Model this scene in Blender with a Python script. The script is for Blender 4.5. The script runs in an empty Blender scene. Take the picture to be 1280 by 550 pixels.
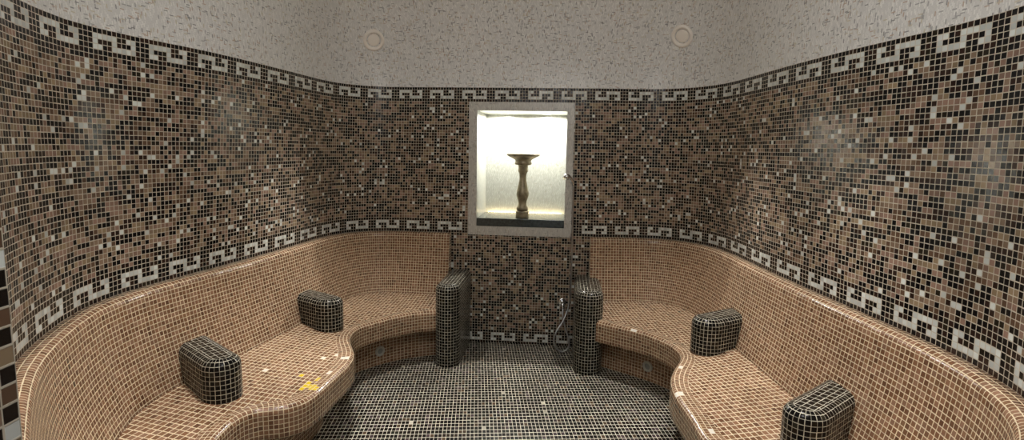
import bpy, bmesh, math, random
from mathutils import Vector, Matrix
random.seed(11)
scene = bpy.context.scene
COL = scene.collection
TAU = math.tau

# ------------------------------------------------------------------ measures
PT = 0.0214                      # mosaic pitch (tile + joint), metres
CAM_H = 1.5301                   # eye height
ROW0_Z = 1.9671                  # top of the upper frieze key
ROW_NEAR = 0.8971                # bottom of the lower frieze key
TOP_Z = 0.876                    # top of the bench backrests
# plan of the wall at the two friezes, one point every three tile columns
I0, IST = -72, 3
CU=[(-0.8038,0.7799),(-0.8467,0.827),(-0.8894,0.8741),(-0.9317,0.9212),(-0.9734,0.9684),(-1.0146,1.0155),(-1.0551,1.0625),(-1.0951,1.1095),(-1.1343,1.1564),(-1.1729,1.2031),(-1.2107,1.2496),(-1.2479,1.296),(-1.2846,1.3425),(-1.321,1.3895),(-1.3574,1.4372),(-1.3938,1.4863),(-1.4303,1.5373),(-1.4666,1.5907),(-1.5023,1.6467),(-1.5367,1.7056),(-1.5688,1.7675),(-1.5978,1.8322),(-1.6234,1.8994),(-1.6462,1.9683),(-1.6673,2.0383),(-1.6833,2.1113),(-1.6984,2.1849),(-1.7001,2.2579),(-1.6961,2.3288),(-1.6869,2.3972),(-1.6733,2.4631),(-1.6559,2.5268),(-1.636,2.5889),(-1.6146,2.6498),(-1.5928,2.7101),(-1.5717,2.7705),(-1.5518,2.8315),(-1.5338,2.8936),(-1.5174,2.9571),(-1.5027,3.022),(-1.4893,3.0884),(-1.4768,3.1562),(-1.4649,3.2253),(-1.4531,3.2957),(-1.4413,3.367),(-1.4292,3.4393),(-1.4172,3.5122),(-1.4056,3.5854),(-1.3947,3.6584),(-1.3848,3.731),(-1.3755,3.8027),(-1.366,3.8735),(-1.3554,3.9429),(-1.3425,4.0103),(-1.3261,4.0753),(-1.305,4.1369),(-1.2784,4.1942),(-1.2456,4.2461),(-1.2066,4.2915),(-1.1615,4.3296),(-1.111,4.3599),(-1.0564,4.382),(-0.9987,4.3961),(-0.9395,4.403),(-0.8799,4.4037),(-0.8206,4.3997),(-0.7616,4.3926),(-0.7023,4.3843),(-0.6421,4.3762),(-0.5806,4.3691),(-0.5183,4.3631),(-0.4561,4.3571),(-0.3938,4.3512),(-0.3315,4.3452),(-0.2692,4.3392),(-0.207,4.3332),(-0.1447,4.3272),(-0.0824,4.3212),(-0.0201,4.3152),(0.0421,4.3092),(0.1044,4.3032),(0.1666,4.2973),(0.2289,4.2913),(0.2911,4.2853),(0.3534,4.2793),(0.4156,4.2734),(0.4779,4.2674),(0.5401,4.2614),(0.6018,4.257),(0.663,4.2545),(0.7239,4.2538),(0.7848,4.2538),(0.8458,4.2532),(0.907,4.2505),(0.968,4.2442),(1.0281,4.2328),(1.0867,4.2153),(1.1428,4.1908),(1.1954,4.159),(1.2434,4.1199),(1.2861,4.0739),(1.3229,4.0217),(1.3533,3.964),(1.3774,3.9018),(1.3954,3.8361),(1.408,3.7675),(1.4162,3.6968),(1.4212,3.6244),(1.4239,3.5508),(1.4255,3.4762),(1.4266,3.401),(1.4277,3.3254),(1.4291,3.2498),(1.4308,3.1745),(1.4331,3.0996),(1.4357,3.0254),(1.4389,2.9521),(1.4426,2.8795),(1.4469,2.8077),(1.452,2.7366),(1.4579,2.6661),(1.4647,2.5961),(1.4725,2.5266),(1.4812,2.4575),(1.4906,2.3887),(1.5007,2.3199),(1.511,2.2508),(1.5212,2.181),(1.5307,2.1102),(1.5385,2.0381),(1.5436,1.9648),(1.5446,1.8907),(1.5406,1.8165),(1.5308,1.7428),(1.5151,1.6704),(1.4936,1.6002),(1.4668,1.5327),(1.4351,1.4684),(1.3989,1.4075),(1.3584,1.3502),(1.314,1.2965),(1.2659,1.2467),(1.2143,1.2006),(1.1592,1.1584),(1.1006,1.1201)]
CL=[(-0.7653,0.7387),(-0.8087,0.7858),(-0.8519,0.8329),(-0.8947,0.88),(-0.9369,0.9271),(-0.9786,0.9742),(-1.0196,1.0212),(-1.0598,1.068),(-1.0993,1.1145),(-1.1377,1.1604),(-1.1751,1.2057),(-1.2114,1.2503),(-1.2466,1.2943),(-1.2811,1.3379),(-1.3152,1.3819),(-1.3493,1.4269),(-1.3835,1.4738),(-1.4174,1.5236),(-1.4507,1.5769),(-1.4834,1.6343),(-1.5155,1.6961),(-1.5469,1.7621),(-1.5774,1.832),(-1.6064,1.9048),(-1.6346,1.9792),(-1.6587,2.0586),(-1.6819,2.1388),(-1.6928,2.2178),(-1.6979,2.2942),(-1.6974,2.3677),(-1.6917,2.4384),(-1.6819,2.5066),(-1.6691,2.5724),(-1.6546,2.6362),(-1.6394,2.6985),(-1.6242,2.7598),(-1.6091,2.821),(-1.5941,2.8827),(-1.5789,2.9454),(-1.5636,3.0095),(-1.5482,3.0749),(-1.533,3.1416),(-1.5182,3.2095),(-1.5036,3.2785),(-1.4893,3.3484),(-1.4752,3.4193),(-1.4615,3.4908),(-1.4483,3.5628),(-1.4359,3.6351),(-1.4244,3.7072),(-1.4134,3.7789),(-1.4024,3.8498),(-1.3903,3.9196),(-1.376,3.9878),(-1.3582,4.0536),(-1.3359,4.1163),(-1.3084,4.1748),(-1.2751,4.2281),(-1.2359,4.275),(-1.191,4.3147),(-1.141,4.3464),(-1.0869,4.3701),(-1.0295,4.3857),(-0.9702,4.394),(-0.9101,4.3961),(-0.8497,4.3934),(-0.7895,4.3876),(-0.729,4.3803),(-0.6674,4.3729),(-0.6043,4.3663),(-0.5397,4.3606),(-0.4752,4.3549),(-0.4107,4.3492),(-0.3461,4.3435),(-0.2816,4.3378),(-0.217,4.3321),(-0.1525,4.3264),(-0.0879,4.3207),(-0.0234,4.315),(0.0412,4.3093),(0.1057,4.3036),(0.1702,4.2979),(0.2348,4.2923),(0.2993,4.2866),(0.3639,4.2809),(0.4284,4.2752),(0.493,4.2695),(0.5575,4.2639),(0.6216,4.2599),(0.6852,4.2581),(0.7482,4.2582),(0.8108,4.2593),(0.8729,4.26),(0.9346,4.2588),(0.9956,4.254),(1.0553,4.2443),(1.1131,4.2283),(1.1683,4.2053),(1.22,4.1747),(1.2675,4.1364),(1.3099,4.0907),(1.3467,4.0384),(1.3774,3.9802),(1.4018,3.9172),(1.4203,3.8501),(1.4334,3.7798),(1.4419,3.707),(1.4469,3.6322),(1.4493,3.5556),(1.4502,3.4777),(1.4503,3.3987),(1.4504,3.3189),(1.4507,3.2384),(1.4515,3.1577),(1.4526,3.077),(1.454,2.9967),(1.4556,2.917),(1.4574,2.8378),(1.4593,2.7593),(1.4615,2.6815),(1.4639,2.6044),(1.4665,2.5282),(1.4694,2.4532),(1.4724,2.3795),(1.4755,2.307),(1.4788,2.2354),(1.482,2.1642),(1.485,2.093),(1.4873,2.0213),(1.4883,1.9486),(1.487,1.875),(1.4828,1.8005),(1.475,1.7257),(1.4631,1.6516),(1.4471,1.5797),(1.427,1.511),(1.4028,1.4463),(1.3744,1.3859),(1.3419,1.3296),(1.3051,1.2774),(1.2642,1.229),(1.2192,1.1845),(1.1704,1.1438),(1.1177,1.1069),(1.0614,1.0737)]

# ------------------------------------------------------------------ tunables
NICHE_W = 43.0
ROOM_LAMPS = [(-0.92, 3.4, 2.45, 0.05, 105.0), (0.92, 3.3, 2.45, 0.05, 105.0), (-1.0, 2.35, 2.5, 0.05, 105.0), (0.96, 2.3, 2.5, 0.05, 105.0), (-0.95, 1.4, 2.4, 0.05, 80.0), (0.95, 1.4, 2.4, 0.05, 80.0)]
FILL = (0.0, 1.0, 2.6, 0.25, 40.0)  # added ambient fill: position, radius, power
ROOM_COL = (1.0, 0.955, 0.925)
WORLD_COL = (0.96, 0.98, 1.0); WORLD_S = 0.3
EXPOSURE = -0.12
SPOTS_L = [(x, y, r, 'W', 1.0) for x, y, r in ((-1.021, 2.918, 0.6), (-0.949, 2.984, 0.6), (-0.895, 2.94, 0.8), (-0.870, 2.89, 0.6), (-0.908, 2.754, 0.8), (-1.228, 2.72, 0.6))] + \
          [(x, y, r, 'Y', c) for x, y, r, c in ((-1.035, 2.687, 0.7, 1.0), (-0.946, 2.666, 0.8, 1.0), (-0.962, 2.585, 1.5, 1.0), (-0.925, 2.56, 1.1, 1.0))]
SPOTS_R = [(x, y, r, 'W', 1.0) for x, y, r in ((0.791, 3.511, 0.6), (0.985, 3.427, 0.6), (0.923, 2.902, 0.7), (0.818, 2.561, 1.0), (0.837, 2.213, 0.6))]
CEIL_FIT = [((-1.0517, 4.3095, 2.3167), (0.3618, -0.8337, -0.4172), 'round cream fitting with a plain cover in the ceiling, to the left of the niche'),
            ((1.1727, 4.0799, 2.3394), (-0.5621, -0.7239, -0.4001), 'round cream fitting with a plain cover in the ceiling, to the right of the niche')]
VENT_L = (-0.93, 3.83, 0.1)
VENT_R = (0.98, 3.68, 0.1)

def plan(curve, i):
    t = (i - I0) / IST
    k = int(min(max(math.floor(t), 0), len(curve) - 2)); f = t - k
    # Catmull-Rom through the plan points
    def g(j): return Vector(curve[min(max(j, 0), len(curve) - 1)])
    p0, p1, p2, p3 = g(k - 1), g(k), g(k + 1), g(k + 2)
    return 0.5 * ((2 * p1) + (p2 - p0) * f + (2 * p0 - 5 * p1 + 4 * p2 - p3) * f * f
                  + (3 * p1 - p0 - 3 * p2 + p3) * f ** 3)

def wall_pt(i, z):
    f = min(max((z - ROW_NEAR) / (ROW0_Z - ROW_NEAR), 0.0), 1.0)
    a, b = plan(CU, i), plan(CL, i)
    p = b.lerp(a, f)
    return Vector((p.x, p.y, z))

def wall_normal(i, z=TOP_Z):                 # points into the room
    d = wall_pt(i + 1.5, z) - wall_pt(i - 1.5, z)
    return Vector((d.y, -d.x, 0)).normalized()

# ------------------------------------------------------------------ object helpers
def link(name, me, mats, parent=None):
    o = bpy.data.objects.new(name, me); COL.objects.link(o)
    for m in (mats if isinstance(mats, (list, tuple)) else [mats]): me.materials.append(m)
    if parent is not None:
        o.parent = parent
        o.matrix_parent_inverse = Matrix.Translation(parent.location).inverted()
    return o

def empty(name, loc):
    o = bpy.data.objects.new(name, None); COL.objects.link(o); o.location = loc
    o.empty_display_size = 0.05
    return o

def tag(o, label=None, cat=None, group=None, kind=None):
    if label: o['label'] = label
    if cat: o['category'] = cat
    if group: o['group'] = group
    if kind: o['kind'] = kind
    return o

class MB:
    """collects vertices, faces, per-corner UVs and per-face colours into one mesh"""
    def __init__(self): self.v = []; self.f = []; self.uv = []; self.c = []; self.sm = []
    def vert(self, p): self.v.append(tuple(p)); return len(self.v) - 1
    def face(self, idx, uvs=None, col=(1, 1, 1), smooth=True):
        self.f.append(tuple(idx)); self.uv.append(uvs or [(0, 0)] * len(idx)); self.c.append(col); self.sm.append(smooth)
    def grid(self, rows, uvs, closed=False, smooth=True, colfn=None):
        base = len(self.v); nr = len(rows); nc = len(rows[0])
        for r in rows:
            for p in r: self.v.append(tuple(p))
        for a in range(nr - 1):
            for b in range(nc if closed else nc - 1):
                b2 = (b + 1) % nc
                q = (base + a * nc + b, base + a * nc + b2, base + (a + 1) * nc + b2, base + (a + 1) * nc + b)
                if closed:
                    u = [uvs[a][b], uvs[a][b + 1], uvs[a + 1][b + 1], uvs[a + 1][b]]
                else:
                    u = [uvs[a][b], uvs[a][b2], uvs[a + 1][b2], uvs[a + 1][b]]
                self.face(q, u, colfn(a, b) if colfn else (1, 1, 1), smooth)
    def box(self, p0, p1, M=None, smooth=False, uvs=PT):
        x0, y0, z0 = p0; x1, y1, z1 = p1
        C = [Vector((x, y, z)) for x in (x0, x1) for y in (y0, y1) for z in (z0, z1)]
        L = [(0, 1, 3, 2, 1, 2), (4, 6, 7, 5, 1, 2), (0, 4, 5, 1, 0, 2), (2, 3, 7, 6, 0, 2), (0, 2, 6, 4, 0, 1), (1, 5, 7, 3, 0, 1)]
        base = len(self.v)
        for p in C: self.v.append(tuple(M @ p if M else p))
        for a, b, c, d, i, j in L:
            self.face([base + a, base + b, base + c, base + d], [(C[k][i] / uvs, C[k][j] / uvs) for k in (a, b, c, d)], smooth=smooth)
    def build(self, name, mats, parent=None, recalc=True, bevel=0):
        me = bpy.data.meshes.new(name)
        me.from_pydata(self.v, [], self.f)
        uvl = me.uv_layers.new(name='tiles')
        k = 0
        flat = []
        for u in self.uv:
            for a in u: flat += [a[0], a[1]]
        uvl.data.foreach_set('uv', flat)
        ca = me.attributes.new('tile_colour', 'FLOAT_COLOR', 'FACE')
        cf = []
        for c in self.c: cf += [c[0], c[1], c[2], 1.0]
        ca.data.foreach_set('color', cf)
        me.polygons.foreach_set('use_smooth', self.sm)
        if recalc:
            bm = bmesh.new(); bm.from_mesh(me); bmesh.ops.recalc_face_normals(bm, faces=bm.faces); bm.to_mesh(me); bm.free()
        me.update()
        o = link(name, me, mats, parent)
        if bevel:
            m = o.modifiers.new('bevel', 'BEVEL'); m.width = bevel; m.segments = 3; m.limit_method = 'ANGLE'
        return o

def lathe(mb, prof, M=None, n=40):
    """prof: list of (radius, z)"""
    rows = []; uvs = []
    for k, (r, z) in enumerate(prof):
        rows.append([(M @ Vector((r * math.cos(TAU * j / n), r * math.sin(TAU * j / n), z))) if M else
                     Vector((r * math.cos(TAU * j / n), r * math.sin(TAU * j / n), z)) for j in range(n)])
        uvs.append([(j / n, k) for j in range(n + 1)])
    mb.grid(rows, uvs, closed=True)

def spline(pts, n=8):
    P = [Vector(p) for p in pts]; out = []
    for k in range(len(P) - 1):
        p0, p1, p2, p3 = P[max(k - 1, 0)], P[k], P[k + 1], P[min(k + 2, len(P) - 1)]
        for j in range(n):
            f = j / n
            out.append(0.5 * ((2 * p1) + (p2 - p0) * f + (2 * p0 - 5 * p1 + 4 * p2 - p3) * f * f + (3 * p1 - p0 - 3 * p2 + p3) * f ** 3))
    out.append(P[-1]); return out

def tube(mb, pts, rad, n=12, cap=True):
    P = [Vector(p) for p in pts]
    R = rad if isinstance(rad, (list, tuple)) else [rad] * len(P)
    rows = []; uvs = []
    up = Vector((0.13, 0.21, 0.97))
    s = 0
    nrm = None
    for k, p in enumerate(P):
        d = (P[min(k + 1, len(P) - 1)] - P[max(k - 1, 0)]).normalized()
        if nrm is None:
            nrm = d.cross(up).normalized()
        else:
            nrm = (nrm - d * nrm.dot(d)).normalized()
        b = d.cross(nrm)
        if k: s += (P[k] - P[k - 1]).length
        rows.append([p + (nrm * math.cos(TAU * j / n) + b * math.sin(TAU * j / n)) * R[k] for j in range(n)])
        uvs.append([(j / n, s) for j in range(n + 1)])
    if cap:
        rows = [[P[0]] * n] + rows + [[P[-1]] * n]; uvs = [uvs[0]] + uvs + [uvs[-1]]
    mb.grid(rows, uvs, closed=True)

def resample(pts, step):
    P = [Vector(p) for p in pts]; out = [P[0].copy()]; acc = 0
    for a, b in zip(P[:-1], P[1:]):
        l = (b - a).length
        if l < 1e-9: continue
        t = step - acc
        while t <= l:
            out.append(a.lerp(b, t / l)); t += step
        acc = l - (t - step)
    return out

def smooth_poly(P, it=4):
    P = [p.copy() for p in P]
    for _ in range(it):
        Q = [p.copy() for p in P]
        for k in range(1, len(P) - 1): Q[k] = (P[k - 1] + P[k] * 2 + P[k + 1]) / 4
        P = Q
    return P

# ------------------------------------------------------------------ materials
def lin(r, g, b):
    f = lambda c: ((c / 255 + 0.055) / 1.055) ** 2.4 if c / 255 > 0.04045 else c / 255 / 12.92
    return (f(r), f(g), f(b))

class NT:
    def __init__(self, name):
        self.m = bpy.data.materials.new(name); self.m.use_nodes = True
        self.t = self.m.node_tree; self.t.nodes.clear()
        self.out = self.t.nodes.new('ShaderNodeOutputMaterial')
        self.b = self.t.nodes.new('ShaderNodeBsdfPrincipled')
        self.t.links.new(self.b.outputs[0], self.out.inputs[0])
    def n(self, typ, **kw):
        x = self.t.nodes.new('ShaderNode' + typ)
        for k, v in kw.items(): setattr(x, k, v)
        return x
    def l(self, a, b): self.t.links.new(a, b)
    def math(self, op, a, b=None, c=None, clamp=False):
        x = self.n('Math', operation=op, use_clamp=clamp)
        for k, v in enumerate((a, b, c)):
            if v is None: continue
            if isinstance(v, (int, float)): x.inputs[k].default_value = v
            else: self.l(v, x.inputs[k])
        return x.outputs[0]
    def vmath(self, op, a, b=None):
        x = self.n('VectorMath', operation=op)
        for k, v in enumerate((a, b)):
            if v is None: continue
            if isinstance(v, tuple): x.inputs[k].default_value = v
            else: self.l(v, x.inputs[k])
        return x.outputs[1] if op in ('DOT_PRODUCT', 'DISTANCE', 'LENGTH') else x.outputs[0]
    def mix(self, fac, a, b):
        x = self.n('Mix', data_type='RGBA')
        for k, v in ((0, fac), (6, a), (7, b)):
            if isinstance(v, (int, float)): x.inputs[k].default_value = v
            elif isinstance(v, tuple): x.inputs[k].default_value = (*v[:3], 1)
            else: self.l(v, x.inputs[k])
        return x.outputs[2]
    def ramp(self, fac, stops, interp='CONSTANT'):
        x = self.n('ValToRGB'); x.color_ramp.interpolation = interp
        e = x.color_ramp.elements
        while len(e) < len(stops): e.new(0.5)
        for k, (p, c) in enumerate(stops): e[k].position = p; e[k].color = (*c[:3], 1)
        self.l(fac, x.inputs[0]); return x.outputs[0]

def mosaic(name, grout, stops=None, joint=0.072, rough=0.16, tilt=0.25, depth=0.5, specials=(), vary=0.25, seed=0.0, coat=0.0, grout_rough=0.6, spec=0.4):
    """glass mosaic on the 'tiles' UV layer: one UV unit is one tile"""
    M = NT(name)
    uvn = M.n('UVMap', uv_map='tiles').outputs[0]
    off = M.vmath('ADD', uvn, (seed, seed * 1.7, 0.0))
    cell = M.vmath('FLOOR', off)
    fr = M.vmath('SUBTRACT', off, cell)
    wn = M.n('TexWhiteNoise', noise_dimensions='3D'); M.l(cell, wn.inputs[0])
    rnd, rcol = wn.outputs[0], wn.outputs[1]
    wn2 = M.n('TexWhiteNoise', noise_dimensions='3D'); M.l(M.vmath('ADD', cell, (37.3, 11.9, 5.5)), wn2.inputs[0])
    r2 = M.vmath('SUBTRACT', wn2.outputs[1], (0.5, 0.5, 0.5))
    # hand-set wobble of every tile
    p = M.vmath('SUBTRACT', fr, (0.5, 0.5, 0.5))
    sc = M.n('VectorMath', operation='SCALE'); M.l(r2, sc.inputs[0]); sc.inputs[3].default_value = 0.06
    p2 = M.vmath('ADD', p, sc.outputs[0])
    sx = M.n('SeparateXYZ'); M.l(M.vmath('ABSOLUTE', p2), sx.inputs[0])
    edge = M.math('MAXIMUM', sx.outputs[0], sx.outputs[1])
    mr = M.n('MapRange', interpolation_type='SMOOTHSTEP'); M.l(edge, mr.inputs[0])
    mr.inputs[1].default_value = 0.5 - joint + 0.025; mr.inputs[2].default_value = 0.5 - joint - 0.025
    mask = mr.outputs[0]
    if stops:
        col = M.ramp(rnd, stops)
    else:
        col = M.n('Attribute', attribute_name='tile_colour').outputs[0]
    # tone of each tile and faint cloud inside it
    tone = M.math('MULTIPLY_ADD', wn2.outputs[0], 2 * vary, 1 - vary)
    col = M.mix(1.0, col, col)
    tn = M.n('VectorMath', operation='SCALE'); M.l(col, tn.inputs[0]); M.l(tone, tn.inputs[3])
    col = tn.outputs[0]
    for cx, cy, rad, scol, chance in specials:            # patches of differently coloured tiles
        d = M.vmath('DISTANCE', M.vmath('ADD', cell, (0.5, 0.5, 0.0)), (cx + seed, cy + seed * 1.7, 0.0))
        inside = M.math('LESS_THAN', d, rad)
        pick = M.math('MULTIPLY', inside, M.math('LESS_THAN', wn2.outputs[0], chance))
        col = M.mix(pick, col, scol)
    noise = M.n('TexNoise'); noise.inputs['Scale'].default_value = 0.35; M.l(off, noise.inputs[0])
    g2 = M.mix(noise.outputs[0], tuple(c * 0.72 for c in grout), tuple(min(1, c * 1.22) for c in grout))
    base = M.mix(mask, g2, col)
    M.l(base, M.b.inputs['Base Color'])
    M.l(M.math('MULTIPLY_ADD', mask, rough - grout_rough, grout_rough), M.b.inputs['Roughness'])
    M.l(M.math('MULTIPLY_ADD', mask, spec - 0.25, 0.25), M.b.inputs['Specular IOR Level'])
    # relief: raised tile, each lying at a slightly different angle
    dot = M.vmath('DOT_PRODUCT', p, r2)
    h = M.math('ADD', M.math('MULTIPLY', mask, 0.1), M.math('MULTIPLY', dot, tilt))
    bp = M.n('Bump'); bp.inputs['Strength'].default_value = depth; bp.inputs['Distance'].default_value = PT * 0.8
    M.l(h, bp.inputs['Height']); M.l(bp.outputs[0], M.b.inputs['Normal'])
    return M.m

def plain(name, col, rough=0.4, metal=0.0, noise=0.0, nscale=20, bump=0.0, emit=None, spec=0.5):
    M = NT(name)
    M.b.inputs['Metallic'].default_value = metal; M.b.inputs['Roughness'].default_value = rough
    M.b.inputs['Specular IOR Level'].default_value = spec
    M.b.inputs['Base Color'].default_value = (*col, 1)
    if noise or bump:
        tc = M.n('TexCoord').outputs['Object']
        nz = M.n('TexNoise'); nz.inputs['Scale'].default_value = nscale; nz.inputs['Detail'].default_value = 6; M.l(tc, nz.inputs[0])
        if noise:
            f = M.n('MapRange'); M.l(nz.outputs[0], f.inputs[0]); f.inputs[1].default_value = 0.3; f.inputs[2].default_value = 0.7
            M.l(M.mix(f.outputs[0], tuple(c * (1 - noise) for c in col), tuple(min(1, c * (1 + noise)) for c in col)), M.b.inputs['Base Color'])
        if bump:
            bp = M.n('Bump'); bp.inputs['Strength'].default_value = bump; bp.inputs['Distance'].default_value = 0.003
            M.l(nz.outputs[0], bp.inputs['Height']); M.l(bp.outputs[0], M.b.inputs['Normal'])
    if emit:
        M.b.inputs['Emission Color'].default_value = (*emit[0], 1); M.b.inputs['Emission Strength'].default_value = emit[1]
    return M.m

def speckle(name, base, dark=0.8, rough=0.3, amount=0.085):
    """cream mosaic of very thin sticks set in both directions, some of them brown or grey"""
    M = NT(name)
    uvn = M.n('UVMap', uv_map='tiles').outputs[0]
    col = base
    cur = None
    for k, (sx, sy, sd) in enumerate(((3.4, 0.9, 0.0), (0.9, 3.4, 13.0))):
        m = M.n('Mapping'); M.l(uvn, m.inputs[0]); m.inputs['Scale'].default_value = (sx, sy, 1); m.inputs['Location'].default_value = (sd, sd * 0.37, 0)
        # stagger the courses
        s = M.n('SeparateXYZ'); M.l(m.outputs[0], s.inputs[0])
        if k == 0:
            r = M.math('FLOOR', s.outputs[0]); o2 = M.math('ADD', s.outputs[1], M.math('MULTIPLY', r, 0.37))
            c = M.n('CombineXYZ'); M.l(s.outputs[0], c.inputs[0]); M.l(o2, c.inputs[1])
        else:
            r = M.math('FLOOR', s.outputs[1]); o2 = M.math('ADD', s.outputs[0], M.math('MULTIPLY', r, 0.37))
            c = M.n('CombineXYZ'); M.l(o2, c.inputs[0]); M.l(s.outputs[1], c.inputs[1])
        cell = M.vmath('FLOOR', c.outputs[0]); fr = M.vmath('FRACTION', c.outputs[0])
        wn = M.n('TexWhiteNoise', noise_dimensions='3D'); M.l(M.vmath('ADD', cell, (sd, 0.0, sd)), wn.inputs[0])
        f = M.n('SeparateXYZ'); M.l(M.vmath('ABSOLUTE', M.vmath('SUBTRACT', fr, (0.5, 0.5, 0.5))), f.inputs[0])
        e = M.math('LESS_THAN', M.math('MAXIMUM', f.outputs[0], f.outputs[1]), 0.42)
        pick = M.math('MULTIPLY', e, M.math('LESS_THAN', wn.outputs[0], amount))
        stick = M.ramp(M.math('FRACT', M.math('MULTIPLY', wn.outputs[0], 4.0 / amount)),
                       [(0, tuple(c_ * 0.42 for c_ in base)), (0.3, (base[0] * 0.62, base[1] * 0.45, base[2] * 0.33)),
                        (0.55, tuple(c_ * 0.25 for c_ in base)), (0.8, (base[0] * 0.75, base[1] * 0.68, base[2] * 0.5))])
        if cur is None:
            tone = M.ramp(wn.outputs[0], [(0, tuple(c_ * 0.9 for c_ in base)), (0.5, base), (0.8, tuple(min(1, c_ * 1.1) for c_ in base))])
            cur = M.mix(e, tuple(c_ * 0.86 for c_ in base), tone)
        cur = M.mix(M.math('MULTIPLY', pick, dark), cur, stick)
    M.l(cur, M.b.inputs['Base Color'])
    M.b.inputs['Roughness'].default_value = rough
    nz = M.n('TexNoise'); nz.inputs['Scale'].default_value = 0.8; M.l(uvn, nz.inputs[0])
    bp = M.n('Bump'); bp.inputs['Strength'].default_value = 0.05; bp.inputs['Distance'].default_value = 0.003
    M.l(nz.outputs[0], bp.inputs['Height']); M.l(bp.outputs[0], M.b.inputs['Normal'])
    return M.m

BLACK = lin(16, 14, 15); DKBROWN = lin(50, 34, 27); TAN = lin(134, 112, 93); ROSE = lin(142, 114, 99); SAND = lin(144, 124, 98); BROWN = lin(98, 75, 58); WHITE = lin(208, 211, 205)
GROUT_WALL = lin(200, 190, 170)
m_wall = mosaic('wall_mosaic', GROUT_WALL, None, joint=0.065, rough=0.25, tilt=0.16, vary=0.22, spec=0.2)
GROUT_BENCH = lin(230, 212, 178)
brown_stops = [(0, lin(128, 93, 68)), (0.2, lin(137, 101, 77)), (0.42, lin(120, 85, 61)), (0.6, lin(142, 108, 85)), (0.82, lin(108, 75, 54)), (0.92, lin(131, 98, 71))]
m_bench = mosaic('brown_mosaic', GROUT_BENCH, brown_stops, joint=0.072, rough=0.2, tilt=0.14, vary=0.18)
black_stops = [(0, lin(14, 13, 12)), (0.45, lin(22, 19, 16)), (0.75, lin(36, 29, 20)), (0.92, lin(46, 43, 34))]
m_black = mosaic('black_mosaic', lin(204, 198, 178), black_stops, joint=0.047, rough=0.16, tilt=0.14, vary=0.3, spec=0.15)
floor_stops = [(0, lin(15, 14, 14)), (0.42, lin(28, 23, 20)), (0.62, lin(48, 38, 32)), (0.74, lin(44, 46, 38)), (0.84, lin(70, 58, 60)), (0.94, lin(84, 66, 50)), (0.994, lin(190, 184, 168))]
m_floor = mosaic('floor_mosaic', lin(236, 228, 206), floor_stops, joint=0.06, rough=0.26, tilt=0.2, vary=0.3, spec=0.25)
m_cream = speckle('cream_mosaic', lin(226, 224, 219))
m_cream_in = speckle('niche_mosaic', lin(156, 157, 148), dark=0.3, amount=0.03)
m_frame = speckle('frame_mosaic', lin(196, 192, 182), dark=0.45, amount=0.06)
m_chrome = plain('chrome', (0.72, 0.72, 0.72), 0.14, 1.0)
m_hose = plain('braided_steel', (0.45, 0.45, 0.45), 0.28, 1.0, noise=0.2, nscale=400)
m_stone = plain('dark_stone', lin(62, 68, 66), 0.12, 0.0, noise=0.35, nscale=60, bump=0.05)
m_bronze = plain('tarnished_brass', lin(136, 124, 98), 0.4, 0.3, noise=0.45, nscale=24, bump=0.3)
m_ivory = plain('ivory_plastic', lin(240, 232, 220), 0.35, 0.0)
m_gap = plain('shadow_gap', lin(70, 64, 58), 0.6)
m_vent = plain('vent_grey', lin(196, 194, 182), 0.4)
m_vent_in = plain('vent_dark', lin(150, 152, 146), 0.3)
m_lamp = plain('lamp_glass', (1, 1, 1), 0.3, emit=((1.0, 0.93, 0.8), 22.0))
m_strip = plain('warm_strip', (1, 0.8, 0.4), 0.3, emit=((1.0, 0.8, 0.5), 13.0))

# ------------------------------------------------------------------ wall with its mosaic pattern
KEY = ["WWWWWDDWW", "WDDDWDDDW", "WWDDWWWWW"]
def key_at(i, row, start_left, start_right):
    if i < 167:
        k = (i - start_left) % 12
        return k < 9 and KEY[row][k] == 'W'
    k = (i - start_right) % 12
    return k < 9 and KEY[row][8 - k] == 'W'

def dark_tile(rng):
    return BLACK if rng.random() < 0.62 else (DKBROWN if rng.random() < 0.75 else lin(40, 34, 24))
FIELD = {}
def field_tile(i, r):
    if (i, r) in FIELD: return FIELD[(i, r)]
    rng = random.Random(i * 7919 + r * 104729 + 5)
    x = rng.random()
    if rng.random() < 0.22 and (i - 1, r) in FIELD and FIELD[(i - 1, r)] not in (WHITE,):
        c = FIELD[(i - 1, r)]
    elif x < 0.50: c = dark_tile(rng)
    elif x < 0.60: c = BROWN
    elif x < 0.75: c = TAN
    elif x < 0.85: c = ROSE
    elif x < 0.945: c = SAND
    else: c = WHITE
    FIELD[(i, r)] = c
    return c
def tile_colour(i, r):
    rng = random.Random(i * 31 + r * 977)
    if r in (-1, 3, 46, 50, 87, 91): return dark_tile(rng)
    if 0 <= r <= 2: return WHITE if key_at(i, r, 0, 0) else dark_tile(rng)
    if 47 <= r <= 49: return WHITE if key_at(i, r - 47, -8, 8) else dark_tile(rng)
    if 88 <= r <= 90: return WHITE if key_at(i, r - 88, 0, 0) else dark_tile(rng)
    if r > 91: return dark_tile(rng)
    return field_tile(i, r)

# niche frame of reference: on the straight part of the back wall
NO = Vector((0.06, 4.313 - 0.0965 * 0.06, 0)); NTN = Vector((1, -0.0965, 0)).normalized(); NIN = Vector((0.0965, 1, 0)).normalized()
def npt(t, d, z): return NO + NTN * t + NIN * d + Vector((0, 0, z))
TL, TR, NZ0, NZ1 = -0.337, 0.342, 0.936, 1.818         # opening
def in_niche(p):
    t = (p - NO).dot(NTN)
    return TL - 0.03 < t < TR + 0.03 and NZ0 - 0.03 < p.z < NZ1 + 0.03

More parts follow.
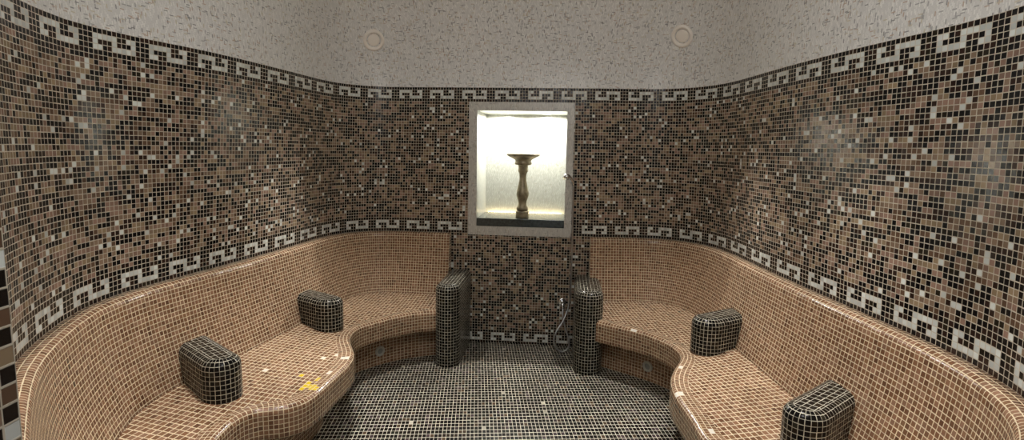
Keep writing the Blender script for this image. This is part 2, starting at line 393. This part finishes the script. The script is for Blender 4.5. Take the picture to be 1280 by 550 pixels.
def row_z(r): return max(ROW0_Z - r * PT, -0.004)
def wall(name, ia, ib, r0, r1):
    mb = MB(); ids = {}
    for i in range(ia, ib + 1):
        for r in range(r0, r1 + 1): ids[i, r] = mb.vert(wall_pt(i, row_z(r)))
    for r in range(r0, r1):
        for i in range(ia, ib):
            q = [ids[i, r + 1], ids[i + 1, r + 1], ids[i + 1, r], ids[i, r]]
            c = sum((Vector(mb.v[k]) for k in q), Vector()) / 4
            if name == 'wall_back' and in_niche(c): continue
            mb.face(q, [(i, -r - 1), (i + 1, -r - 1), (i + 1, -r), (i, -r)], tile_colour(i, r))
    return tag(mb.build(name, m_wall, recalc=False), kind='structure')
IA, IB = -72, 360
wall('wall_left', IA, 120, -1, 92)
wall('wall_back', 120, 210, -1, 92)
wall('wall_right', 210, IB, -1, 92)

# front: jambs of the doorway the camera stands in, lintel over it
JL, JR, JY, DOOR_Z = -0.55, 0.66, 0.60, 2.12
CEIL_Z = row_z(-1)
def flat_wall(mb, p, q, z0, z1, u0=0):
    L = (q - p).length
    nc = max(1, round(L / PT)); nr = max(1, round((z1 - z0) / PT))
    for a in range(nc):
        for b in range(nr):
            A = p.lerp(q, a / nc); B = p.lerp(q, (a + 1) / nc); za = z0 + (z1 - z0) * b / nr; zb = z0 + (z1 - z0) * (b + 1) / nr
            k = [mb.vert((A.x, A.y, za)), mb.vert((B.x, B.y, za)), mb.vert((B.x, B.y, zb)), mb.vert((A.x, A.y, zb))]
            mb.face(k, [(u0 + a, b), (u0 + a + 1, b), (u0 + a + 1, b + 1), (u0 + a, b + 1)], field_tile(900 + u0 + a, b))
mb = MB()
PL, PR = wall_pt(IA, TOP_Z), wall_pt(IB, TOP_Z)
flat_wall(mb, Vector((PL.x, PL.y, 0)), Vector((JL, JY, 0)), 0, CEIL_Z, 0)
flat_wall(mb, Vector((JL, JY, 0)), Vector((JL, JY - 0.75, 0)), 0, DOOR_Z, 100)
flat_wall(mb, Vector((PR.x, PR.y, 0)), Vector((JR, JY, 0)), 0, CEIL_Z, 200)
flat_wall(mb, Vector((JR, JY, 0)), Vector((JR, JY - 0.75, 0)), 0, DOOR_Z, 300)
tag(mb.build('wall_front', m_wall, recalc=False), kind='structure')
mb = MB(); mb.box((JL - 0.02, JY - 0.76, DOOR_Z), (JR + 0.02, JY + 0.02, DOOR_Z + 0.12))
tag(mb.build('trim_1', m_cream), kind='structure')

# ------------------------------------------------------------------ ceiling: cove dome on the plan of the wall
DOME_C = Vector((-0.02, 2.25, 0)); DOME_H = 1.30
ring = [wall_pt(i, CEIL_Z) for i in range(IA, IB + 1, 2)]
ring += [Vector((x, y, CEIL_Z)) for x, y in ((1.0, 0.98), (JR, JY), (0.4, 0.55), (0.05, 0.53), (-0.3, 0.55), (JL, JY))]
mb = MB(); rows = []; uvs = []
acc = [0]
for k in range(len(ring)): acc.append(acc[-1] + (ring[(k + 1) % len(ring)] - ring[k]).length / PT)
NS = 26
MID = acc[(165 - IA) // 2]
for s in range(NS + 1):
    a = s / NS * math.pi / 2
    cr = math.cos(a) ** 0.9 if s < NS else 0.0; z = CEIL_Z + DOME_H * math.sin(a) ** 1.0
    rows.append([Vector((DOME_C.x + (p.x - DOME_C.x) * cr, DOME_C.y + (p.y - DOME_C.y) * cr, z)) for p in ring])
    uvs.append([((acc[k] - MID) * cr, s / NS * 2.5 / PT) for k in range(len(ring) + 1)])
mb.grid(rows, uvs, closed=True)
ceiling = tag(mb.build('ceiling', m_cream), kind='structure')

# ------------------------------------------------------------------ floor
mb = MB()
ca, sa = math.cos(-0.064), math.sin(-0.064)
FLOOR_L = PT * 1.75                # the floor tiles are laid lengthways
def fuv(x, y): return ((x * ca - y * sa) / PT, (x * sa + y * ca) / FLOOR_L)
pts = [(-2.0, -0.6), (2.0, -0.6), (2.0, 4.9), (-2.0, 4.9)]
mb.face([mb.vert((x, y, 0)) for x, y in pts], [fuv(x, y) for x, y in pts])
tag(mb.build('floor', m_floor), kind='structure')

# ------------------------------------------------------------------ benches
SEAT_B, SEAT_F, FASCIA = 0.42, 0.385, 0.235
SEAT_U, SEAT_V = PT * 1.12, PT * 1.6
def offset_poly(P, d):
    out = []
    for k, p in enumerate(P):
        t = P[min(k + 1, len(P) - 1)] - P[max(k - 1, 0)]
        n = Vector((t.y, -t.x, 0)).normalized()
        out.append(p + n * d)
    return out

def bench(name, label, ia, ib, edge, side, seat_mat, end_dir):
    """ia..ib: span of wall columns (far end first); edge: front edge of the seat in plan, far end first; side: +1 wall to the left"""
    root = empty(name, (edge[len(edge) // 2][0], edge[len(edge) // 2][1], 0))
    tag(root, label, 'bench', 'tiled benches along the two sides')
    step = 1 if ib > ia else -1
    cols = list(range(ia, ib + step, step))
    # ---- backrest: flat top, rounded nose, sloping face
    T, R = 0.040, 0.030
    prof = [(0.0, TOP_Z - 0.02), (0.0, TOP_Z), (T, TOP_Z)]
    for k in range(1, 6):
        a = k / 5 * math.radians(80); prof.append((T + R * math.sin(a), TOP_Z - R + R * math.cos(a)))
    x0, z0 = prof[-1]
    BASE_D = 0.165
    nface = 22
    for k in range(1, nface + 1):
        f = k / nface
        prof.append((x0 + (BASE_D - x0) * f - 0.012 * math.sin(math.pi * f), z0 + (SEAT_B - 0.02 - z0) * f))
    dist = [0]
    for a, b in zip(prof[:-1], prof[1:]): dist.append(dist[-1] + math.hypot(b[0] - a[0], b[1] - a[1]) / PT)
    W = [wall_pt(i, TOP_Z) for i in cols]; N = [wall_normal(i) for i in cols]
    # smoothed normals keep the offset even round the corners
    for _ in range(30): N = [N[0]] + [((N[k - 1] + N[k] * 2 + N[k + 1]) / 4).normalized() for k in range(1, len(N) - 1)] + [N[-1]]
    rows = []; uvs = []
    for k, (d, z) in enumerate(prof):
        rows.append([Vector((w.x + n.x * (d - 0.004), w.y + n.y * (d - 0.004), z)) for w, n in zip(W, N)])
        uvs.append([(c, -dist[k]) for c in cols])
    mb = MB(); mb.grid(rows, uvs)
    # end face beside the panel
    endp = [rows[k][0] for k in range(len(prof))]
    cen = [wall_pt(ia, prof[k][1]) for k in range(len(prof))]
    for k in range(len(prof) - 1):
        q = [mb.vert(cen[k]), mb.vert(endp[k]), mb.vert(endp[k + 1]), mb.vert(cen[k + 1])]
        mb.face(q, [(0, -dist[k]), (prof[k][0] / PT, -dist[k]), (prof[k + 1][0] / PT, -dist[k + 1]), (0, -dist[k + 1])])
    mb.build('backrest', m_bench, root)
    B = [rows[-1][k] for k in range(len(cols))]
    # ---- seat
    E = spline([(x, y, 0) for x, y in edge], 10)
    E = resample(E, PT); E = smooth_poly(E, 6)
    inner = offset_poly(E, side * -0.085); inner = smooth_poly(inner, 14)
    n = len(E)
    # pair back line with front line: parameter by length with end alignment
    def arc(P):
        a = [0]
        for p, q in zip(P[:-1], P[1:]): a.append(a[-1] + (Vector((q.x, q.y, 0)) - Vector((p.x, p.y, 0))).length)
        return a
    def at(P, A, s):
        for k in range(len(P) - 1):
            if A[k + 1] >= s: 
                f = (s - A[k]) / max(A[k + 1] - A[k], 1e-9); return P[k].lerp(P[k + 1], f)
        return P[-1].copy()
    # monotone matching (dynamic programming on distance) between inner edge and back line
    Bs = B[::2]
    nb = len(Bs); INF = 1e9
    cost = [[(Vector((p.x, p.y, 0)) - Vector((b.x, b.y, 0))).length for b in Bs] for p in inner]
    acc_ = [[INF] * nb for _ in range(n)]; back = [[0] * nb for _ in range(n)]
    for a in range(n):
        for b in range(nb):
            if a == 0 and b == 0: acc_[a][b] = cost[a][b]; continue
            best = INF; w = 0
            if a > 0 and b > 0 and acc_[a - 1][b - 1] < best: best = acc_[a - 1][b - 1]; w = 1
            if a > 0 and acc_[a - 1][b] < best: best = acc_[a - 1][b]; w = 2
            if b > 0 and acc_[a][b - 1] < best: best = acc_[a][b - 1]; w = 3
            acc_[a][b] = best + cost[a][b] ** 2; back[a][b] = w
    path = []; a, b = n - 1, nb - 1
    while True:
        path.append((a, b))
        if a == 0 and b == 0: break
        w = back[a][b]
        if w == 1: a -= 1; b -= 1
        elif w == 2: a -= 1
        else: b -= 1
    path.reverse()
    th = seat_mat[1]; c_, s_ = math.cos(th), math.sin(th)
    def suv(p): return ((p.x * c_ - p.y * s_) / SEAT_U, (p.x * s_ + p.y * c_) / SEAT_V)
    mb = MB(); M_ = 6
    def zseat(f): return SEAT_B + (SEAT_F - 0.003 - SEAT_B) * f
    rows = []; 
    for f_ in range(M_ + 1):
        f = f_ / M_; r = []
        for a, b in path:
            p, q = Bs[b], inner[a]
            r.append(Vector((p.x + (q.x - p.x) * f, p.y + (q.y - p.y) * f, zseat(f))))
        rows.append(r)
    mb.grid(rows, [[suv(p) for p in r] for r in rows])
    mb.build('seat', seat_mat[0], root)
    # ---- front: band along the edge, nose, fascia, underside
    R = 0.028
    prof = [(-0.085, SEAT_F - 0.003), (-0.06, SEAT_F - 0.001), (-R, SEAT_F)]
    for k in range(1, 7):
        a = k / 6 * math.pi / 2; prof.append((-R + R * math.sin(a), SEAT_F - R + R * math.cos(a)))
    for k in range(1, 6): prof.append((0.0, SEAT_F - R + (FASCIA + 0.01 - SEAT_F + R) * k / 5))
    prof += [(-0.010, FASCIA), (-0.19, FASCIA)]
    dist = [0]
    for a, b in zip(prof[:-1], prof[1:]): dist.append(dist[-1] + math.hypot(b[0] - a[0], b[1] - a[1]) / PT)
    rows = []; uvs = []
    for k, (d, z) in enumerate(prof):
        P = inner if k == 0 else (offset_poly(E, side * d) if d else E)
        if k in (1,): P = smooth_poly(P, 8)
        if d < -0.1: P = smooth_poly(P, 30)
        rows.append([Vector((p.x, p.y, z)) for p in P])
        uvs.append([(j, -dist[k]) for j in range(n)])
    sp = []
    for x, y, r, col, ch in seat_mat[2]:
        j = min(range(n), key=lambda q: (E[q].x - x) ** 2 + (E[q].y - y) ** 2)
        dd = math.hypot(E[j].x - x, E[j].y - y)
        if dd < 0.12: sp.append((j, -(0.085 - dd) / PT, r, WHITE_T if col == 'W' else YELLOW_T, ch))
    mf = mosaic('brown_mosaic_edge', GROUT_BENCH, brown_stops, joint=0.072, rough=0.2, tilt=0.14, vary=0.18, specials=sp)
    mb = MB(); mb.grid(rows, uvs); mb.build('seat_front', mf, root)
    # ---- recessed base
    P = smooth_poly(offset_poly(E, side * -0.17), 30)
    mb = MB(); rows = []; uvs = []
    for k in range(0, 12):
        z = FASCIA + 0.005 - (FASCIA + 0.005) * k / 11
        rows.append([Vector((p.x, p.y, z)) for p in P]); uvs.append([(j, -k) for j in range(n)])
    mb.grid(rows, uvs); mb.build('base', m_bench, root)
    return root, P, E

EL = [(-0.40, 3.885), (-0.533, 3.861), (-0.67, 3.813), (-0.79, 3.717), (-0.899, 3.588), (-0.967, 3.488), (-0.980, 3.376), (-0.960, 3.262), (-0.911, 3.141), (-0.869, 3.038),
      (-0.850, 2.900), (-0.862, 2.760), (-0.878, 2.626), (-0.893, 2.513), (-0.925, 2.405), (-1.002, 2.345), (-1.079, 2.332), (-1.130, 2.300),
      (-1.150, 2.240), (-1.152, 2.170), (-1.145, 2.066), (-1.09, 1.93), (-1.00, 1.82), (-0.90, 1.70), (-0.82, 1.55), (-0.76, 1.38), (-0.66, 1.18), (-0.52, 0.92), (-0.44, 0.78)]
ER = [(0.50, 3.77), (0.611, 3.676), (0.732, 3.576), (0.841, 3.481), (0.923, 3.367), (0.968, 3.257), (0.983, 3.154), (0.965, 3.054), (0.907, 2.944), (0.847, 2.820),
      (0.806, 2.686), (0.790, 2.535), (0.794, 2.379), (0.792, 2.259), (0.79, 2.142), (0.83, 2.03), (0.90, 1.94), (0.94, 1.83), (0.91, 1.71), (0.83, 1.60),
      (0.76, 1.47), (0.76, 1.30), (0.84, 1.14), (0.92, 1.07)]
WHITE_T = lin(232, 226, 214); YELLOW_T = lin(220, 190, 40)
def seat_material(name, th, spots, seed):
    c_, s_ = math.cos(th), math.sin(th)
    sp = [((x * c_ - y * s_) / SEAT_U, (x * s_ + y * c_) / SEAT_V, r, WHITE_T if col == 'W' else YELLOW_T, ch) for x, y, r, col, ch in spots]
    return mosaic(name, GROUT_BENCH, brown_stops, joint=0.072, rough=0.2, tilt=0.14, vary=0.18, specials=sp, seed=seed), th, spots
SL = seat_material('brown_mosaic_left', 0.12, SPOTS_L, 0.0)
SR = seat_material('brown_mosaic_right', -0.12, SPOTS_R, 0.0)
bl, basel, edl = bench('tiled_bench', 'long brown mosaic bench with curved backrest along the left wall', 141, IA, EL, -1, SL, 1)
br, baser, edr = bench('tiled_bench', 'long brown mosaic bench with curved backrest along the right wall', 191, IB, ER, +1, SR, -1)
br['label'] = 'long brown mosaic bench with curved backrest along the right wall'

# ------------------------------------------------------------------ black mosaic blocks and end panels
def stadium(tip, direc, width, length, n=14):
    """outline in plan: rounded end at tip, straight sides running back; starts at one back corner"""
    d = Vector((*direc, 0)).normalized(); s = Vector((-d.y, d.x, 0)); r = width / 2
    c = Vector((*tip, 0)) - d * r
    out = []
    L = length - r
    ns = max(2, int(L / 0.03))
    for k in range(ns): out.append(c - d * L * (1 - k / ns) - s * r)
    for k in range(n + 1):
        a = -math.pi / 2 + math.pi * k / n; out.append(c + d * math.cos(a) * r + s * math.sin(a) * r)
    for k in range(1, ns + 1): out.append(c - d * L * k / ns + s * r)
    return out, d, s, c

def black_block(name, label, cat, tip, direc, width, length, z0, z1, r, group):
    P, d, s, c = stadium(tip, direc, width, length)
    arc = [0]
    for a, b in zip(P[:-1], P[1:]): arc.append(arc[-1] + (b - a).length / PT)
    mb = MB()
    rows = []; uvs = []
    zs = [(0, z0 + (z1 - r - z0) * k / 8) for k in range(9)]
    zs += [(r * (1 - math.cos(k / 6 * math.pi / 2)), z1 - r + r * math.sin(k / 6 * math.pi / 2)) for k in range(1, 7)]
    hh = 0; prev = None
    back_c = c - d * (length - width / 2)
    for ins, z in zs:
        if prev is not None: hh += math.hypot(ins - prev[0], z - prev[1]) / PT
        prev = (ins, z); row = []
        for p in P:
            al = (p - c).dot(d)
            q = c + d * al if al < 0 else c          # medial axis of the stadium
            v = p - q; rad = v.length
            w = q + v * ((rad - ins) / rad)
            row.append(Vector((w.x, w.y, z)))
        rows.append(row); uvs.append([(arc[j], hh) for j in range(len(P))])
    mb.grid(rows, uvs)
    top = rows[-1]; m = len(top)
    def tuv(p): 
        v = p - c; return (v.dot(d) / (PT * 1.7) + 0.5, v.dot(s) / (PT * 1.1) + 0.5)
    for k in range(m // 2):
        a, b = top[k], top[k + 1]; e, f = top[m - 1 - k], top[m - 2 - k]
        if k + 1 >= m - 2 - k:
            q = [mb.vert(a), mb.vert(b), mb.vert(e)]; mb.face(q, [tuv(x) for x in (a, b, e)]); break
        q = [mb.vert(x) for x in (a, b, f, e)]; mb.face(q, [tuv(x) for x in (a, b, f, e)])
    # back and bottom close the solid
    for k in range(len(rows) - 1):
        a, b, e, f = rows[k][0], rows[k][-1], rows[k + 1][-1], rows[k + 1][0]
        mb.face([mb.vert(x) for x in (a, b, e, f)], [(0, uvs[k][0][1]), (width / PT, uvs[k][0][1]), (width / PT, uvs[k + 1][0][1]), (0, uvs[k + 1][0][1])])
    mb.face([mb.vert(p) for p in rows[0]], [tuv(p) for p in rows[0]])
    o = mb.build(name, m_black)
    # origin at the base
    o.data.transform(Matrix.Translation((-c.x, -c.y, -z0))); o.location = (c.x, c.y, z0)
    return tag(o, label, cat, group)

G1 = 'black mosaic blocks dividing the seats'
black_block('armrest_block', 'black mosaic armrest block nearer the camera on the left bench', 'armrest', (-1.238, 2.374), (0.75, -0.66), 0.172, 0.50, 0.392, 0.586, 0.044, G1)
black_block('armrest_block', 'black mosaic armrest block farther back on the left bench', 'armrest', (-1.067, 3.377), (0.83, -0.56), 0.178, 0.46, 0.392, 0.592, 0.044, G1)
black_block('armrest_block', 'black mosaic armrest block farther back on the right bench', 'armrest', (1.060, 3.090), (-0.86, -0.50), 0.185, 0.44, 0.392, 0.600, 0.044, G1)
black_block('armrest_block', 'black mosaic armrest block nearest the camera on the right bench', 'armrest', (1.066, 1.978), (-0.78, -0.62), 0.165, 0.48, 0.392, 0.586, 0.040, G1)
G2 = 'tall black mosaic end panels at the back wall'
black_block('end_panel', 'tall black mosaic end panel at the far end of the left bench', 'panel', (-0.450, 3.785), (-0.09, -1), 0.172, 0.555, 0, 0.590, 0.045, G2)
black_block('end_panel', 'tall black mosaic end panel at the far end of right bench beside shower hose', 'panel', (0.534, 3.690), (-0.09, -1), 0.195, 0.565, 0, 0.580, 0.045, G2)

# ------------------------------------------------------------------ niche
mb = MB(); D = 0.48
def quad(mb, P, uv): mb.face([mb.vert(p) for p in P], uv, smooth=False)
tl, tr, za, zb = TL, TR, NZ0, NZ1
u = lambda x: x / PT
quad(mb, [npt(tl, D, za), npt(tr, D, za), npt(tr, D, zb), npt(tl, D, zb)], [(u(tl), u(za)), (u(tr), u(za)), (u(tr), u(zb)), (u(tl), u(zb))])
quad(mb, [npt(tl, -0.01, za), npt(tl, D, za), npt(tl, D, zb), npt(tl, -0.01, zb)], [(0, u(za)), (u(D), u(za)), (u(D), u(zb)), (0, u(zb))])
quad(mb, [npt(tr, -0.01, za), npt(tr, D, za), npt(tr, D, zb), npt(tr, -0.01, zb)], [(0, u(za)), (u(D), u(za)), (u(D), u(zb)), (0, u(zb))])
quad(mb, [npt(tl, -0.01, zb), npt(tr, -0.01, zb), npt(tr, D, zb), npt(tl, D, zb)], [(0, 0), (u(tr - tl), 0), (u(tr - tl), u(D)), (0, u(D))])
quad(mb, [npt(tl, -0.01, za), npt(tr, -0.01, za), npt(tr, D, za), npt(tl, D, za)], [(0, 0), (u(tr - tl), 0), (u(tr - tl), u(D)), (0, u(D))])
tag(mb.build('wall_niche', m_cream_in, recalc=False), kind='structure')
# flat frame round the opening
FO = (-0.401, 0.397, 0.866, 1.881)
mb = MB()
MN = Matrix(((NTN.x, NIN.x, 0, NO.x), (NTN.y, NIN.y, 0, NO.y), (0, 0, 1, 0), (0, 0, 0, 1)))
for a in ((FO[0], tl, FO[2], FO[3]), (tr, FO[1], FO[2], FO[3]), (tl, tr, FO[2], za), (tl, tr, zb, FO[3])):
    mb.box((a[0], -0.012, a[2]), (a[1], 0.012, a[3]), MN)
tag(mb.build('trim_2', m_frame), kind='structure')

# dark polished slab lying in the niche
mb = MB(); mb.box((tl + 0.002, -0.004, za + 0.001), (tr - 0.002, D - 0.035, 0.996), MN)
o = mb.build('shelf_slab', m_stone, bevel=0.003)
tag(o, 'dark polished stone slab lying in the lit niche under the pedestal dish', 'shelf')
# warm strip light along the back of the slab
mb = MB(); mb.box((tl + 0.02, D - 0.030, za + 0.03), (tr - 0.02, D - 0.008, 0.993), MN)
o = mb.build('strip_light', m_strip); tag(o, 'warm strip light glowing along the back edge of the niche slab', 'light')

# two little downlights in the niche top
for t, lab in ((-0.165, 'left'), (0.175, 'right')):
    c = npt(t, 0.33, zb)
    r_ = empty('niche_downlight', c)
    tag(r_, 'small round lit downlight in the niche top, %s one of the pair' % lab, 'light', 'downlights in the niche')
    mb = MB(); lathe(mb, [(0.026, 0), (0.036, 0), (0.036, -0.004), (0.030, -0.006), (0.026, -0.003)], Matrix.Translation(c), 28); mb.build('trim_ring', m_ivory, r_)
    mb = MB(); lathe(mb, [(0.0, -0.002), (0.014, -0.002), (0.026, -0.0015)], Matrix.Translation(c), 28); mb.build('lens', m_lamp, r_)
    L = bpy.data.lights.new('niche_lamp', 'SPOT'); L.energy = NICHE_W; L.color = (1.0, 0.98, 0.93); L.spot_size = math.radians(178); L.spot_blend = 0.3; L.shadow_soft_size = 0.012
    lo = bpy.data.objects.new('niche_lamp', L); COL.objects.link(lo); lo.location = c - Vector((0, 0, 0.012)); lo.parent = None

# pedestal with shallow dish
pc = npt(0.01, 0.10, 0.996)
ped = empty('pedestal_dish', pc); tag(ped, 'tarnished brass baluster pedestal with wide shallow dish standing in the lit niche', 'pedestal')
k_ = 0.0062
MP = Matrix.Translation(pc)
s5 = k_ / 5.5
def prof(pairs): return [(r * s5, (510 - y) * s5) for r, y in pairs]
mb = MB(); lathe(mb, prof([(0, 510), (44, 510), (46, 505), (46, 490), (43, 478), (46, 470), (42, 463), (34, 460)]), MP); mb.build('base', m_bronze, ped)
mb = MB(); lathe(mb, prof([(34, 462), (40, 456), (41, 445), (38, 434), (31, 426), (28, 410), (30, 392), (36, 375), (42, 356), (43, 344), (41, 328), (35, 300), (29, 270), (25, 245), (24, 225), (26, 205),
                           (30, 194), (34, 190), (35, 178), (33, 165), (35, 152), (34, 146), (30, 142)]), MP); mb.build('column', m_bronze, ped)
mb = MB(); lathe(mb, prof([(30, 146), (50, 143), (58, 138), (59, 128), (55, 120), (56, 110), (64, 103), (82, 94), (104, 84), (115, 76), (117, 70), (115, 66), (108, 68), (88, 77), (60, 84), (0, 88)]), MP); mb.build('dish', m_bronze, ped)

# ------------------------------------------------------------------ round fittings
def disc_matrix(p, n):
    n = Vector(n).normalized(); q = n.to_track_quat('Z', 'Y'); return Matrix.Translation(p) @ q.to_matrix().to_4x4()
def ceiling_fitting(p, n, label):
    r_ = empty('ceiling_fitting', p); tag(r_, label, 'fitting', 'round fittings in the domed ceiling')
    M = disc_matrix(p, n)
    mb = MB(); lathe(mb, [(0.052, -0.01), (0.052, 0.012), (0.058, 0.018), (0.068, 0.020), (0.077, 0.014), (0.080, 0.0), (0.080, -0.01)], M, 48); mb.build('trim_ring', m_ivory, r_)
    mb = MB(); lathe(mb, [(0.0, 0.010), (0.036, 0.0095), (0.044, 0.006), (0.046, -0.004)], M, 48); mb.build('cover', m_ivory, r_)
    mb = MB(); lathe(mb, [(0.044, -0.005), (0.053, -0.005)], M, 48); mb.build('shadow_gap', m_gap, r_)
    return r_
for p, n, lab in CEIL_FIT: ceiling_fitting(Vector(p), Vector(n), lab)

def riser_vent(p, n, label):
    r_ = empty('riser_vent', p); tag(r_, label, 'vent', 'round vents in the bench bases')
    M = disc_matrix(p, n)
    mb = MB(); lathe(mb, [(0.020, 0.0), (0.022, 0.008), (0.030, 0.010), (0.037, 0.006), (0.039, -0.004)], M, 36); mb.build('flange', m_vent, r_)
    mb = MB(); lathe(mb, [(0.0, 0.004), (0.012, 0.005), (0.021, 0.003)], M, 36); mb.build('nozzle', m_vent_in, r_)
def nearest_on(P, q, side):
    k = min(range(1, len(P) - 1), key=lambda j: (Vector((P[j].x, P[j].y, 0)) - Vector((q[0], q[1], 0))).length)
    t = P[k + 1] - P[k - 1]; n = Vector((t.y, -t.x, 0)).normalized() * side
    return Vector((P[k].x, P[k].y, q[2])), n
p, n = nearest_on(basel, VENT_L, -1); riser_vent(p, n, 'round grey vent low in the recessed base of the left bench')
p, n = nearest_on(baser, VENT_R, 1); riser_vent(p, n, 'round grey vent low in the recessed base of the right bench')

# ------------------------------------------------------------------ hand shower with its hose
hs = empty('hand_shower', (0.44, 4.24, 0.0))
tag(hs, 'chrome hand shower beside the niche with a thin steel hose looping down to the floor', 'shower')
def wy(x): return 4.313 - 0.0965 * x
hx = 0.445
mb = MB()
tube(mb, [(hx, wy(hx) + 0.01, 1.30), (hx, wy(hx) - 0.004, 1.30), (hx, wy(hx) - 0.008, 1.30)], [0.022, 0.022, 0.018], 20)
tube(mb, [(hx, wy(hx) - 0.006, 1.30), (hx, wy(hx) - 0.045, 1.305)], 0.009, 14)
tube(mb, [(hx + 0.004, wy(hx) - 0.05, 1.285), (hx - 0.006, wy(hx) - 0.05, 1.325)], 0.015, 16)
mb.build('holder', m_chrome, hs)
mb = MB()
tube(mb, spline([(hx + 0.012, wy(hx) - 0.045, 1.262), (hx, wy(hx) - 0.055, 1.30), (hx - 0.018, wy(hx) - 0.075, 1.328), (hx - 0.036, wy(hx) - 0.095, 1.342), (hx - 0.05, wy(hx) - 0.108, 1.338)], 6),
     [0.008 + 0.007 * min(1, k / 20) for k in range(25)], 16)
tube(mb, [(hx - 0.044, wy(hx) - 0.100, 1.348), (hx - 0.052, wy(hx) - 0.112, 1.322)], [0.020, 0.024], 20)
mb.build('shower_head', m_chrome, hs)
mb = MB()
ox, oz = 0.402, 0.355
tube(mb, [(ox, wy(ox) + 0.01, oz), (ox, wy(ox) - 0.006, oz), (ox, wy(ox) - 0.010, oz)], [0.032, 0.032, 0.026], 20)
tube(mb, spline([(ox, wy(ox) - 0.006, oz), (ox, wy(ox) - 0.04, oz), (ox, wy(ox) - 0.055, oz - 0.01), (ox + 0.002, wy(ox) - 0.058, oz - 0.035)], 5), 0.014, 14)
mb.build('wall_outlet', m_chrome, hs)
mb = MB()
HP = [(ox + 0.002, wy(ox) - 0.058, oz - 0.03), (0.404, 4.19, 0.26), (0.425, 4.165, 0.17), (0.448, 4.14, 0.10), (0.447, 4.125, 0.045), (0.405, 4.115, 0.012), (0.355, 4.12, 0.035), (0.335, 4.13, 0.095), (0.355, 4.15, 0.16),
      (0.405, 4.18, 0.235), (0.445, 4.215, 0.33), (0.458, 4.235, 0.45), (0.462, 4.245, 0.65), (0.462, 4.245, 0.90), (0.460, 4.242, 1.12), (0.458, 4.225, 1.23), (hx + 0.012, wy(hx) - 0.045, 1.264)]
tube(mb, spline(HP, 8), 0.0065, 10); mb.build('hose', m_hose, hs)

# ------------------------------------------------------------------ light
def downlight(name, loc, size, energy, color):
    L = bpy.data.lights.new(name, 'SPOT'); L.shadow_soft_size = size; L.energy = energy; L.color = color
    L.spot_size = math.radians(60); L.spot_blend = 0.8
    o = bpy.data.objects.new(name, L); COL.objects.link(o); o.location = loc
    return o
L = bpy.data.lights.new('fill_light', 'POINT'); L.shadow_soft_size = FILL[3]; L.energy = FILL[4]; L.color = (0.97, 0.98, 1.0)  # unseen fill light added to brighten ceiling and walls, no real fitting
o = bpy.data.objects.new('fill_light', L); COL.objects.link(o); o.location = FILL[:3]
for x, y, z, s, e in ROOM_LAMPS: downlight('dome_lamp', (x, y, z), s, e, ROOM_COL)
w = bpy.data.worlds.new('world'); scene.world = w; w.use_nodes = True
bg = w.node_tree.nodes['Background']; bg.inputs[0].default_value = (*WORLD_COL, 1); bg.inputs[1].default_value = WORLD_S

# ------------------------------------------------------------------ camera
cam = bpy.data.cameras.new('camera'); co = bpy.data.objects.new('camera', cam); COL.objects.link(co)
cam.sensor_fit = 'HORIZONTAL'; cam.sensor_width = 36; cam.lens = 703.0 / 1280 * 36; cam.clip_start = 0.02
th, ro = 0.1252, 0.0178
fwd = Vector((0, math.cos(th), -math.sin(th))); up0 = Vector((0, math.sin(th), math.cos(th))); rt0 = Vector((1, 0, 0))
rt = rt0 * math.cos(ro) + up0 * math.sin(ro); up = up0 * math.cos(ro) - rt0 * math.sin(ro)
R = Matrix((rt, up, -fwd)).transposed()
co.matrix_world = Matrix.Translation((0, 0, CAM_H)) @ R.to_4x4()
scene.camera = co
vs = scene.view_settings
vs.view_transform = 'Standard'; vs.look = 'None'; vs.gamma = 1; vs.use_curve_mapping = False; vs.exposure = EXPOSURE
